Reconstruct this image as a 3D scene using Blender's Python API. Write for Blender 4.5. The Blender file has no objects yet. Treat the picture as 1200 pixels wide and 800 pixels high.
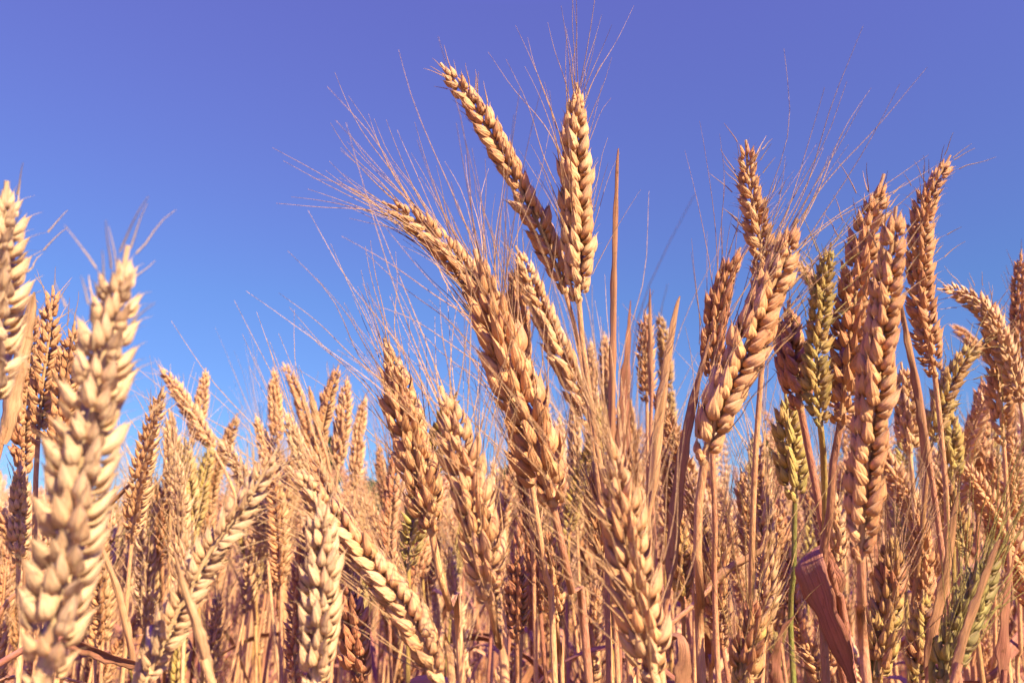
import bpy, math, random
import numpy as np
from mathutils import Matrix, Vector

RNG = np.random.default_rng(11)
random.seed(5)
SC = bpy.context.scene
COL = SC.collection
rad = math.radians

# ------------------------------------------------------------------ camera
CAM_Z = 0.82
PITCH = rad(13.8)
FPX = 933.33            # focal length in pixels of the 1200 px wide photograph
cd = bpy.data.cameras.new('camera')
cam = bpy.data.objects.new('camera', cd)
COL.objects.link(cam)
cam.location = (0, 0, CAM_Z)
cam.rotation_euler = (math.pi / 2 + PITCH, 0, 0)
cd.lens = 28
cd.sensor_width = 36
cd.clip_start = 0.01
cd.clip_end = 3000
cd.dof.use_dof = True
cd.dof.focus_distance = 0.30
cd.dof.aperture_fstop = 18
SC.camera = cam

# ------------------------------------------------------------------ sky, sun, exposure
SUN_EL, SUN_AZ = rad(38), rad(139)      # azimuth clockwise from the view direction: behind and to the side
w = bpy.data.worlds.new('World')
SC.world = w
w.use_nodes = True
wt = w.node_tree
bg = wt.nodes['Background']
sky = wt.nodes.new('ShaderNodeTexSky')
sky.sky_type = 'NISHITA'
sky.sun_disc = False
sky.sun_elevation = SUN_EL
sky.sun_rotation = SUN_AZ
sky.air_density = 0.75
sky.dust_density = 0.0
sky.ozone_density = 6.0
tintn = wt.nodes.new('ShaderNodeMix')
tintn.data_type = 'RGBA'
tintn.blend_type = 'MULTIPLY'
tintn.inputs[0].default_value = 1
# violet-blue of the upper sky in view, clear blue near the horizon, added magenta zenith
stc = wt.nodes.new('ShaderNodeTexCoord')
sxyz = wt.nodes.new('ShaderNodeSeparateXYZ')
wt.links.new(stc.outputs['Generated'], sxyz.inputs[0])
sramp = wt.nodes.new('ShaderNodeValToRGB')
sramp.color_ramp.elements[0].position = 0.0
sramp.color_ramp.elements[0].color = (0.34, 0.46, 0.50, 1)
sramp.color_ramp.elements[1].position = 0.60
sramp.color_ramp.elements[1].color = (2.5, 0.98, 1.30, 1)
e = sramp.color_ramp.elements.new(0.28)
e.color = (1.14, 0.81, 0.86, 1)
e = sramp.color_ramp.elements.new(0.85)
e.color = (9.5, 1.5, 6.5, 1)  # unseen zenith made magenta, an added fill that turns the shadows purple
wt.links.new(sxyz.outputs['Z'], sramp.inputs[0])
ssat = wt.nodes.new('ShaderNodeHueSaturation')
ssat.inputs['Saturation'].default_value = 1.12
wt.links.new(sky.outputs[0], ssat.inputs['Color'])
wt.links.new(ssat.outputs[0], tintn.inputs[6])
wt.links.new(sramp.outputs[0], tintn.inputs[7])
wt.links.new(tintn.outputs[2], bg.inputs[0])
bg.inputs[1].default_value = 0.0667
sd = bpy.data.lights.new('sun', 'SUN')
sd.energy = 5.0
sd.angle = rad(0.5)
sd.color = (1.0, 0.84, 0.48)
sun = bpy.data.objects.new('sun', sd)
COL.objects.link(sun)
SUN_DIR = Vector((math.sin(SUN_AZ) * math.cos(SUN_EL), math.cos(SUN_AZ) * math.cos(SUN_EL), math.sin(SUN_EL)))
sun.rotation_euler = SUN_DIR.to_track_quat('Z', 'Y').to_euler()
vs = SC.view_settings
vs.view_transform = 'Standard'
vs.look = 'None'
vs.gamma = 1
vs.use_curve_mapping = False
vs.exposure = 1.6
SC.cycles.max_bounces = 6
SC.cycles.diffuse_bounces = 2
SC.cycles.transparent_max_bounces = 6

# ------------------------------------------------------------------ pixel + distance -> point
F_ = np.array([0, math.cos(PITCH), math.sin(PITCH)])
U_ = np.array([0, -math.sin(PITCH), math.cos(PITCH)])
X_ = np.array([1.0, 0, 0])
C_ = np.array([0, 0, CAM_Z])
def at(x, y, d):
    return C_ + d * F_ + (x - 600) / FPX * d * X_ - (y - 400) / FPX * d * U_
def to_px(p):
    q = np.asarray(p) - C_
    d = q @ F_
    return 600 + FPX * (q @ X_) / d, 400 - FPX * (q @ U_) / d, d
def nrm(v):
    v = np.asarray(v, float)
    return v / (np.linalg.norm(v) + 1e-12)

# ------------------------------------------------------------------ materials
def straw_material(name, source, kind='husk'):
    m = bpy.data.materials.new(name)
    m.use_nodes = True
    nt = m.node_tree
    N, L = nt.nodes, nt.links
    bs = N['Principled BSDF']
    out = N['Material Output']
    att = N.new('ShaderNodeAttribute')
    att.attribute_type = source
    att.attribute_name = 'tint'
    ramp = N.new('ShaderNodeValToRGB')
    cr = ramp.color_ramp
    cr.interpolation = 'LINEAR'
    if kind == 'husk':
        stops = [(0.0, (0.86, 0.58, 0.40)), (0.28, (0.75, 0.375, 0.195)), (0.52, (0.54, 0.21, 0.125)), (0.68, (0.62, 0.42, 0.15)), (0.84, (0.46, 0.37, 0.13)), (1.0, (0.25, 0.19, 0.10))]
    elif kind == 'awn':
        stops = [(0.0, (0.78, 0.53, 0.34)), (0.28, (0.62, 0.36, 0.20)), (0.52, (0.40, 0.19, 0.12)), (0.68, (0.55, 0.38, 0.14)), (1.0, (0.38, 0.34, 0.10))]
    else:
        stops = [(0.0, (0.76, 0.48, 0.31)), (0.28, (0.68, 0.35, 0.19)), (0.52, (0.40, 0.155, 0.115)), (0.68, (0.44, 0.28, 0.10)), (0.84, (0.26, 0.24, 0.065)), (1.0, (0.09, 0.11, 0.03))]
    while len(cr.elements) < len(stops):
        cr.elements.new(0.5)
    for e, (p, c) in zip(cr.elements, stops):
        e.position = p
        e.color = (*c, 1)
    L.new(att.outputs['Fac'], ramp.inputs[0])
    tc = N.new('ShaderNodeTexCoord')
    # broad mottling
    nz = N.new('ShaderNodeTexNoise')
    nz.inputs['Scale'].default_value = {'husk': 170, 'stem': 60, 'leaf': 45, 'awn': 40}[kind]
    nz.inputs['Detail'].default_value = 3
    L.new(tc.outputs['Object'], nz.inputs['Vector'])
    # fibres along the length: noise in (u, v) stretched
    mp = N.new('ShaderNodeMapping')
    mp.inputs['Scale'].default_value = {'husk': (11, 0.8, 1), 'stem': (9, 5, 1), 'leaf': (26, 1.2, 1), 'awn': (2, 30, 1)}[kind]
    L.new(tc.outputs['UV'], mp.inputs['Vector'])
    fb = N.new('ShaderNodeTexNoise')
    fb.inputs['Scale'].default_value = 1.6
    fb.inputs['Detail'].default_value = 5
    fb.inputs['Roughness'].default_value = 0.62
    L.new(mp.outputs[0], fb.inputs['Vector'])
    oi = N.new('ShaderNodeObjectInfo')
    def math_node(op, a, b):
        n = N.new('ShaderNodeMath')
        n.operation = op
        for i, v in enumerate((a, b)):
            if isinstance(v, (int, float)):
                n.inputs[i].default_value = v
            else:
                L.new(v, n.inputs[i])
        return n.outputs[0]
    val = math_node('MULTIPLY_ADD', nz.outputs['Fac'], 0.55)
    val.node.inputs[2].default_value = 0.72
    val2 = math_node('MULTIPLY_ADD', fb.outputs['Fac'], 1.7)
    val2.node.inputs[2].default_value = 0.16
    val3 = math_node('MULTIPLY_ADD', oi.outputs['Random'], 0.24)
    val3.node.inputs[2].default_value = 0.88
    v = math_node('MULTIPLY', math_node('MULTIPLY', val, val2), val3)
    hs = N.new('ShaderNodeHueSaturation')
    hue = math_node('MULTIPLY_ADD', nz.outputs['Fac'], 0.035)
    hue.node.inputs[2].default_value = 0.4825
    L.new(hue, hs.inputs['Hue'])
    L.new(v, hs.inputs['Value'])
    L.new(ramp.outputs[0], hs.inputs['Color'])
    col = hs.outputs[0]
    if kind == 'husk':
        su = N.new('ShaderNodeSeparateXYZ')
        L.new(tc.outputs['UV'], su.inputs[0])
        dd = math_node('ABSOLUTE', math_node('SUBTRACT', su.outputs['X'], 0.25), 0)
        r1 = N.new('ShaderNodeMapRange'); r1.interpolation_type = 'SMOOTHSTEP'
        r1.inputs['From Min'].default_value = 0.16; r1.inputs['From Max'].default_value = 0.245
        r1.inputs['To Max'].default_value = 0.45
        L.new(dd, r1.inputs['Value'])
        r2 = N.new('ShaderNodeMapRange'); r2.interpolation_type = 'SMOOTHSTEP'
        r2.inputs['From Min'].default_value = 0.70; r2.inputs['From Max'].default_value = 0.98
        r2.inputs['To Max'].default_value = 0.5
        L.new(su.outputs['Y'], r2.inputs['Value'])
        pale = N.new('ShaderNodeMix'); pale.data_type = 'RGBA'
        pale.inputs[7].default_value = (0.80, 0.57, 0.36, 1)
        L.new(math_node('MAXIMUM', r1.outputs[0], r2.outputs[0]), pale.inputs[0])
        L.new(col, pale.inputs[6])
        col = pale.outputs[2]
        # rusty weathering in patches, and a foot of the husk that keeps a deeper straw
        wz = N.new('ShaderNodeTexNoise'); wz.inputs['Scale'].default_value = 95; wz.inputs['Detail'].default_value = 5
        L.new(tc.outputs['Object'], wz.inputs['Vector'])
        r3 = N.new('ShaderNodeMapRange'); r3.inputs['From Min'].default_value = 0.52; r3.inputs['From Max'].default_value = 0.72
        r3.inputs['To Max'].default_value = 0.32
        L.new(wz.outputs['Fac'], r3.inputs['Value'])
        rust = N.new('ShaderNodeMix'); rust.data_type = 'RGBA'
        rust.inputs[7].default_value = (0.42, 0.18, 0.10, 1)
        L.new(r3.outputs[0], rust.inputs[0]); L.new(col, rust.inputs[6])
        col = rust.outputs[2]
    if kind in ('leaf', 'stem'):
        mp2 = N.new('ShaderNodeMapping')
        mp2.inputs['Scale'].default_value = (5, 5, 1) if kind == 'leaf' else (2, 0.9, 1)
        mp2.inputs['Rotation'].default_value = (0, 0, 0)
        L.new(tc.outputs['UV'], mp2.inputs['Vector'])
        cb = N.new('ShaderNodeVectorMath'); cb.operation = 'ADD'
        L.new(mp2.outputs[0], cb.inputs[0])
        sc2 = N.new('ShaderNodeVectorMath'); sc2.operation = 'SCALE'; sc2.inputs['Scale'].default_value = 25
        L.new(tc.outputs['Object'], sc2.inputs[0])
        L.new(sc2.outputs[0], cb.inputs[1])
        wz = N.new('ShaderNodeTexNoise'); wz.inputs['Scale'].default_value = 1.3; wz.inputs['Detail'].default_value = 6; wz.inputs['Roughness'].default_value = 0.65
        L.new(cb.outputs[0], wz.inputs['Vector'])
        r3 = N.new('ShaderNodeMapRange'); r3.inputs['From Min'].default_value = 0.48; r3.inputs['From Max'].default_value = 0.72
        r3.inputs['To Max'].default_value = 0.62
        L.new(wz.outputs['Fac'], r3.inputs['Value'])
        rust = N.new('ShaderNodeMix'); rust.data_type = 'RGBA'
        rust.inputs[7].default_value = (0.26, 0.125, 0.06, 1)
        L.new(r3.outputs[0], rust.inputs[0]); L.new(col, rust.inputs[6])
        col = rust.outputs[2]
    # small brown specks of weathering
    sp = N.new('ShaderNodeTexNoise')
    sp.inputs['Scale'].default_value = {'husk': 700, 'stem': 350, 'leaf': 260, 'awn': 300}[kind]
    sp.inputs['Detail'].default_value = 2
    L.new(tc.outputs['Object'], sp.inputs['Vector'])
    mr = N.new('ShaderNodeMapRange')
    mr.inputs['From Min'].default_value = 0.66
    mr.inputs['From Max'].default_value = 0.76
    mr.inputs['To Max'].default_value = 0.55
    L.new(sp.outputs['Fac'], mr.inputs['Value'])
    mx = N.new('ShaderNodeMix')
    mx.data_type = 'RGBA'
    mx.inputs[7].default_value = (0.17, 0.075, 0.03, 1)
    L.new(mr.outputs[0], mx.inputs[0])
    L.new(col, mx.inputs[6])
    L.new(mx.outputs[2], bs.inputs['Base Color'])
    bs.inputs['Roughness'].default_value = {'husk': 0.48, 'stem': 0.38, 'leaf': 0.6, 'awn': 0.45}[kind]
    bs.inputs['Specular IOR Level'].default_value = 0.35
    bp = N.new('ShaderNodeBump')
    bp.inputs['Strength'].default_value = 0.9
    bp.inputs['Distance'].default_value = 0.0011
    L.new(fb.outputs['Fac'], bp.inputs['Height'])
    L.new(bp.outputs[0], bs.inputs['Normal'])
    if kind in ('husk', 'leaf', 'awn'):
        tr = N.new('ShaderNodeBsdfTranslucent')
        L.new(mx.outputs[2], tr.inputs['Color'])
        ms = N.new('ShaderNodeMixShader')
        ms.inputs[0].default_value = {'husk': 0.22, 'leaf': 0.25, 'awn': 0.15}[kind]
        L.new(bs.outputs[0], ms.inputs[1])
        L.new(tr.outputs[0], ms.inputs[2])
        L.new(ms.outputs[0], out.inputs['Surface'])
    return m
HUSK = straw_material('wheat_husk', 'OBJECT', 'husk')
AWN = straw_material('wheat_awn', 'OBJECT', 'awn')
STEM = straw_material('wheat_stem', 'OBJECT', 'stem')
LEAF = straw_material('wheat_leaf', 'OBJECT', 'leaf')
FIELD = straw_material('wheat_field_straw', 'GEOMETRY', 'husk')

# ------------------------------------------------------------------ mesh builder
class MB:
    def __init__(self):
        self.v, self.f, self.uv, self.n, self.t = [], [], [], 0, []
    def grid(self, P, u=None, vv=None, closed=True, tint=None, cap=True):
        """P: (n, m, 3) rings."""
        n, m, _ = P.shape
        idx = np.arange(n * m).reshape(n, m) + self.n
        if closed:
            a = idx[:-1]; b = np.roll(idx, -1, 1)[:-1]; c = np.roll(idx, -1, 1)[1:]; d = idx[1:]
            mm = m
        else:
            a = idx[:-1, :-1]; b = idx[:-1, 1:]; c = idx[1:, 1:]; d = idx[1:, :-1]
            mm = m - 1
        self.f.append(np.stack([a, b, c, d], -1).reshape(-1, 4))
        uu = np.arange(mm) / m
        if vv is None:
            vv = np.linspace(0, 1, n)
        U0 = np.broadcast_to(uu, (n - 1, mm)); U1 = np.broadcast_to(uu + 1 / m, (n - 1, mm))
        V0 = np.broadcast_to(vv[:-1, None], (n - 1, mm)); V1 = np.broadcast_to(vv[1:, None], (n - 1, mm))
        q = np.stack([np.stack([U0, V0], -1), np.stack([U1, V0], -1), np.stack([U1, V1], -1), np.stack([U0, V1], -1)], 2)
        self.uv.append(q.reshape(-1, 2))
        self.v.append(P.reshape(-1, 3))
        if tint is not None:
            self.t.append(np.full(n * m, tint))
        self.n += n * m
    def add(self, data, M, tint=None):
        V, Fa, UV = data
        self.v.append(V @ M[:3, :3].T + M[:3, 3])
        self.f.append(Fa + self.n)
        self.uv.append(UV)
        if tint is not None:
            self.t.append(np.broadcast_to(np.asarray(tint, float), (len(V),)))
        self.n += len(V)
    def data(self):
        return np.concatenate(self.v), np.concatenate(self.f), np.concatenate(self.uv)
    def mesh(self, name, mat):
        V, Fa, UV = self.data()
        me = bpy.data.meshes.new(name)
        me.vertices.add(len(V)); me.vertices.foreach_set('co', V.astype(np.float32).ravel())
        me.loops.add(len(Fa) * 4); me.loops.foreach_set('vertex_index', Fa.astype(np.int32).ravel())
        me.polygons.add(len(Fa))
        me.polygons.foreach_set('loop_start', np.arange(0, len(Fa) * 4, 4, dtype=np.int32))
        me.polygons.foreach_set('loop_total', np.full(len(Fa), 4, dtype=np.int32))
        me.polygons.foreach_set('use_smooth', np.ones(len(Fa), dtype=bool))
        lay = me.uv_layers.new(name='UVMap')
        lay.data.foreach_set('uv', UV.astype(np.float32).ravel())
        if self.t:
            at_ = me.attributes.new('tint', 'FLOAT', 'POINT')
            at_.data.foreach_set('value', np.concatenate(self.t).astype(np.float32))
        me.update(calc_edges=True)
        me.materials.append(mat)
        return me

def mesh_obj(name, me, parent=None, tint=None, M=None):
    o = bpy.data.objects.new(name, me)
    COL.objects.link(o)
    if parent:
        o.parent = parent
    if M is not None:
        o.matrix_basis = Matrix(M.tolist())
    if tint is not None:
        o['tint'] = float(tint)
    return o
def thing(name, label, cat, loc, group=None):
    o = bpy.data.objects.new(name, None)
    COL.objects.link(o)
    o.empty_display_size = 0.02
    o.location = tuple(loc)
    o['label'] = label
    o['category'] = cat
    if group:
        o['group'] = group
    return o

def spline(pts, n):
    """Catmull-Rom through pts, n samples evenly by length."""
    P = np.asarray(pts, float)
    if len(P) == 2:
        return P[0] + (P[1] - P[0]) * np.linspace(0, 1, n)[:, None]
    Q = np.vstack([2 * P[0] - P[1], P, 2 * P[-1] - P[-2]])
    out = []
    for i in range(len(P) - 1):
        p0, p1, p2, p3 = Q[i:i + 4]
        t = np.linspace(0, 1, 16, endpoint=False)[:, None]
        out.append(0.5 * (2 * p1 + (p2 - p0) * t + (2 * p0 - 5 * p1 + 4 * p2 - p3) * t ** 2 + (3 * p1 - p0 - 3 * p2 + p3) * t ** 3))
    out = np.vstack(out + [P[-1:]])
    s = np.r_[0, np.cumsum(np.linalg.norm(np.diff(out, axis=0), axis=1))]
    g = np.linspace(0, s[-1], n)
    return np.stack([np.interp(g, s, out[:, k]) for k in range(3)], 1)
def frames(P, ref):
    T = np.gradient(P, axis=0)
    T /= np.linalg.norm(T, axis=1)[:, None] + 1e-12
    A = np.zeros_like(T)
    a = np.asarray(ref, float)
    for i in range(len(P)):
        a = a - T[i] * (a @ T[i])
        a = nrm(a)
        A[i] = a
    return T, A, np.cross(T, A)
def tube(mb, P, r, sides=8, ref=(1, 0, 0.01), vv=None, tint=None):
    T, A, B = frames(P, ref)
    r = np.broadcast_to(np.asarray(r, float), (len(P),))
    th = np.arange(sides) / sides * 2 * math.pi
    R = P[:, None] + r[:, None, None] * (np.cos(th)[None, :, None] * A[:, None] + np.sin(th)[None, :, None] * B[:, None])
    mb.grid(R, vv=vv, tint=tint)
def rotm(ax, a):
    return np.array(Matrix.Rotation(a, 4, ax))
def trans(x, y, z):
    M = np.eye(4); M[:3, 3] = (x, y, z); return M

# ------------------------------------------------------------------ one husk (lemma or glume), z along, x outward
def husk(mb, M, L, W, T, beak, shell, nr, ns, rng, tint=None, flare=0.14):
    nb = 3 if beak > 0 else 1
    t = np.r_[np.linspace(0.0, 0.97, nr) , 1 + np.linspace(0.02, max(beak, 0.0003) / L, nb)]
    tb = np.clip(t, 0.0, 0.995)
    pk = rng.uniform(0.52, 0.66); q = rng.uniform(1.08, 1.42)
    prof = tb ** pk * (1 - tb) ** q
    prof /= (pk / (pk + q)) ** pk * (q / (pk + q)) ** q
    prof = np.maximum(prof, np.where(t > 0.9, 0.055 * np.clip(1.35 - (t - 1) * L / max(beak, 1e-3), 0.25, 1.35), 0.16))
    bul = rng.uniform(0.05, 0.10)
    cx = bul * L * np.sin(math.pi * np.clip(t, 0, 1)) + flare * rng.uniform(0.2, 1.0) * L * np.clip(t - 0.55, 0, 9) ** 1.6 * 2.5
    cy = rng.normal(0, 0.012) * L * t ** 2
    if shell:
        A = rad(rng.uniform(*shell))
        a = np.linspace(-A, A, ns)
        rib = (1 + 0.042 * np.cos(a * 11)) if ns > 16 else 1.0
        outer = np.stack([np.cos(a) * (1 + 0.30 * np.exp(-(a / 0.20) ** 2)) * rib, np.sin(a) * rib], 1)
        inner = outer[::-1] * 0.86
        ring = np.vstack([outer, inner])
    else:
        a = np.arange(ns) / ns * 2 * math.pi
        k = 1 + 0.13 * np.exp(-((np.minimum(a, 2 * math.pi - a)) / 0.30) ** 2) - 0.14 * np.exp(-((a - math.pi) / 0.4) ** 2)
        ring = np.stack([np.cos(a) * k, np.sin(a) * k], 1)
    P = np.zeros((len(t), len(ring), 3))
    P[:, :, 0] = cx[:, None] + prof[:, None] * ring[None, :, 0] * T / 2
    P[:, :, 1] = cy[:, None] + prof[:, None] * ring[None, :, 1] * W / 2
    P[:, :, 2] = (t * L)[:, None]
    P = P @ M[:3, :3].T + M[:3, 3]
    mb.grid(P, tint=tint)
    tip = M[:3, :3] @ np.array([cx[-1], cy[-1], t[-1] * L]) + M[:3, 3]
    d = nrm(M[:3, :3] @ np.array([cx[-1] - cx[-3], cy[-1] - cy[-3], (t[-1] - t[-3]) * L]))
    return tip, d

mm = 0.001
def spikelet(style, lod, seed):
    """style: smooth / tipped / bearded. Returns (data, list of (tip, dir))."""
    rng = np.random.default_rng(seed)
    mb = MB()
    nr, ns = {0: (13, 27), 1: (6, 8), 2: (4, 6)}[lod]
    tips = []
    slim = {'smooth': 0.92, 'tipped': 0.86, 'bearded': 0.84, 'plump': 1.04}[style]
    yo = {'smooth': 1.25, 'tipped': 1.3, 'bearded': 1.3, 'plump': 0.95}[style]
    fl = {'smooth': 0.13, 'tipped': 0.30, 'bearded': 0.16, 'plump': 0.12}[style]
    fan = {'smooth': 14, 'tipped': 18, 'bearded': 13, 'plump': 12}[style]
    def beak():
        return {'smooth': rng.uniform(1.0, 3.2), 'tipped': rng.uniform(1.5, 5.0), 'bearded': 1.6, 'plump': rng.uniform(1.0, 2.8)}[style] * mm
    j = lambda s: rng.normal(0, s)
    def lemma(M, L, W, T):
        L *= mm; W *= slim * mm; T *= slim * mm
        if lod == 0:        # the husk is a keeled shell wrapped round the grain
            b = beak()
            tip = husk(mb, M, L, W, T, b, (118, 150), nr, ns, rng, flare=fl)
            husk(mb, M @ trans(-0.25 * mm, 0, 0.4 * mm), L * rng.uniform(.82, .92), W * .84, T * .84, 0.4 * mm, None, 8, 9, rng, flare=fl * .3)
            return tip
        return husk(mb, M, L, W, T, beak(), None, nr, ns, rng, flare=fl)
    for s in (-1, 1):
        M = trans(0.3 * mm, s * 1.5 * yo * mm, 1.5 * mm) @ rotm('X', -s * rad(fan + j(3.5))) @ rotm('Y', rad(4 + j(4))) @ rotm('Z', s * rad(44 + j(14)))
        tips.append(lemma(M, 9.7 + j(.6), 3.75 + j(.2), 3.6 + j(.2)))
    M = trans(1.0 * mm, j(.3) * mm, 2.8 * mm) @ rotm('X', rad(j(5))) @ rotm('Y', rad(2 + j(4))) @ rotm('Z', rad(j(22)))
    tips.append(lemma(M, 9.2 + j(.6), 3.5 + j(.2), 3.4 + j(.2)))
    if lod < 2:
        # glumes: open keeled shells round the foot of the spikelet
        for s in (-1, 1):
            M = trans(0.5 * mm, s * 1.95 * yo * mm, 0.0) @ rotm('X', -s * rad(fan + 4 + j(5))) @ rotm('Y', rad(12 + j(6))) @ rotm('Z', s * rad(40 + j(16)))
            husk(mb, M, (7.5 + j(.7)) * mm, 4.2 * slim * mm, 3.5 * slim * mm, beak() * 0.9, (66, 96), nr, ns if lod == 0 else 6, rng, flare=fl * 1.3)
        if rng.random() < 0.75:
            M = trans(0.0, j(.6) * mm, 4.6 * mm) @ rotm('X', rad(j(10))) @ rotm('Y', rad(-4 + j(4)))
            tips.append(lemma(M, 8.0 + j(.5), 2.9, 2.8))
    return mb.data(), tips
SPK = {}
for style in ('smooth', 'tipped', 'bearded', 'plump'):
    for lod, k in ((0, 8), (1, 5), (2, 3)):
        SPK[style, lod] = [spikelet(style, lod, 100 * len(style) + 10 * lod + i) for i in range(k)]
SPK_MESH = {}
for style in ('smooth', 'tipped', 'bearded', 'plump'):
    SPK_MESH[style] = []
    for i, (dat, tips) in enumerate(SPK[style, 0]):
        b = MB(); b.add(dat, np.eye(4))
        SPK_MESH[style].append(b.mesh('spikelet_' + style, HUSK))

def ear_layout(path, side0, scale, style, rng, lod):
    """path: points base -> tip. Yields 4x4 matrices + variant for the spikelets, and the rachis mesh builder."""
    L = np.sum(np.linalg.norm(np.diff(path, axis=0), axis=1))
    pitch = {'smooth': 2.8, 'tipped': 2.85, 'bearded': 2.7, 'plump': 2.95}[style] * mm * scale * (1.25 if lod == 2 else 1)
    body = L - 8.5 * mm * scale
    n = max(7, int(round(body / pitch)))
    P = spline(path, 60)
    s = np.linspace(0, L, 60)
    T, A, B = frames(P, side0)
    res = []
    tw = rng.uniform(-0.22, 0.22)
    for i in range(n + 1):
        f = i / n
        g = min(body * f, L)
        k = min(58, int(g / L * 59)); w_ = g / L * 59 - k
        p = P[k] * (1 - w_) + P[k + 1] * w_
        t = nrm(T[k] * (1 - w_) + T[k + 1] * w_)
        a = nrm(A[k] * (1 - w_) + A[k + 1] * w_)
        b = np.cross(t, a)
        ang = tw * f
        a, b = a * math.cos(ang) + b * math.sin(ang), b * math.cos(ang) - a * math.sin(ang)
        sg = 1 if i % 2 == 0 else -1
        sz = 0.90 * scale * (0.56 + 0.48 * min(1, f / 0.14) - 0.14 * f - 0.30 * max(0, (f - 0.68) / 0.32)) * rng.uniform(0.93, 1.07)
        tilt = {'smooth': 24, 'tipped': 28, 'bearded': 23, 'plump': 23}[style] * (1 - 0.30 * f)
        M = np.eye(4)
        if i == n:          # terminal spikelet, turned across
            M[:3, 0], M[:3, 1], M[:3, 2] = b, -a, t
            tilt = 0
            out = 0
        else:
            x = sg * a
            M[:3, 0], M[:3, 1], M[:3, 2] = x, np.cross(t, x), t
            out = 0.25 * mm * scale
        M[:3, 3] = p
        M = M @ trans(out, 0, 0) @ rotm('Z', rad(rng.normal(0, 7))) @ rotm('Y', rad(tilt + rng.normal(0, 4.0))) @ rotm('X', rad(rng.normal(0, 4.5)))
        M[:3, :3] *= sz
        if rng.random() < 0.07 and 0 < i < n:      # a husk sprung open or shrunken
            M = M @ rotm('Y', rad(rng.uniform(3, 10)))
            M[:3, :3] *= rng.uniform(0.72, 0.95)
        res.append((M, int(rng.integers(len(SPK[style, lod]))), f))
    return res, P, T

def awns_into(mb, layout, style, lod, rng, length, splay, T_axis, density=1.0, r0=0.205 * mm, tint=None, seg=9):
    for M, k, f in layout:
        for tip, d in SPK[style, lod][k][1]:
            if rng.random() > density:
                continue
            p0 = M[:3, :3] @ tip + M[:3, 3]
            dd = nrm(M[:3, :3] @ d)
            ax = nrm(M[:3, 2]) * 0.0 + T_axis(f)
            lat = dd - ax * (dd @ ax)
            v = nrm(ax + splay * lat * 1.6 + rng.normal(0, 0.12, 3))
            Lw = length * rng.uniform(0.45, 1.15) * (0.62 + 0.45 * f)
            bend = lat * rng.uniform(-0.05, 0.22) + rng.normal(0, 0.05, 3)
            s = np.linspace(0, 1, seg)[:, None]
            wob = rng.normal(0, 0.012, 3)
            P = p0 - dd * 0.6 * mm + Lw * (v * s + bend * s ** 2 + wob * np.sin(s * 7))
            tube(mb, P, r0 * (1 - 0.70 * s[:, 0]), 3, ref=np.cross(v, [0.3, 0.5, 0.8]), tint=tint)

# ------------------------------------------------------------------ stem and leaf
def stem_into(mb, P, r_top, r_bot, sides=10, tint=None, node=None):
    n = len(P)
    f = np.linspace(0, 1, n)
    r = r_top + (r_bot - r_top) * f ** 0.6
    L = np.sum(np.linalg.norm(np.diff(P, axis=0), axis=1))
    if node:
        for nd in node:
            r = r * (1 + 0.45 * np.exp(-((f - nd) * L / 0.004) ** 2))
    tube(mb, P, r, sides, ref=(0.9, 0.2, 0.1), vv=f * L * 40, tint=tint)
def leaf_into(mb, P, side, width, twist=0.0, fold=0.35, tint=None, n=26, taper=1.0, tipsharp=0.9, curl=0.0):
    """ribbon with a V fold, a midrib and thickness."""
    Q = spline(P, n)
    T, A, B = frames(Q, side)
    f = np.linspace(0, 1, n)
    wd = width / 2 * np.minimum(1, (1 - f * 0.25 * taper)) * (1 - f ** 4) ** tipsharp * (0.35 + 0.65 * np.minimum(1, f / 0.15)) + 0.25 * mm
    ph = Q[0].sum() * 9000
    wd = wd * (1 + 0.10 * np.sin(f * 31 + ph) + 0.07 * np.sin(f * 57 + 2 * ph))
    c = np.linspace(-1, 1, 7)
    th = 0.16 * mm
    ang = twist * f
    A2 = A * np.cos(ang)[:, None] + B * np.sin(ang)[:, None]
    B2 = np.cross(T, A2)
    ca = c[None, :] * wd[:, None]
    h = (np.abs(c)[None, :] * fold - curl * (c ** 2)[None, :]) * wd[:, None] + 0.05 * wd[:, None] * np.sin(f * 23 + 2 * np.sign(c)[None, :].T * 1.0).T[:, :1] * 0
    rip = 0.10 * wd[:, None] * np.sin(f[:, None] * 19 + c[None, :] * 2.2)
    top = Q[:, None] + ca[..., None] * A2[:, None] + (h + rip + th * (1.6 - np.abs(c)))[..., None] * B2[:, None]
    bot = Q[:, None] + ca[..., None] * A2[:, None] + (h + rip - th * (1.6 - np.abs(c)))[..., None] * B2[:, None]
    R = np.concatenate([top, bot[:, ::-1]], 1)
    mb.grid(R, tint=tint)

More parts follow.
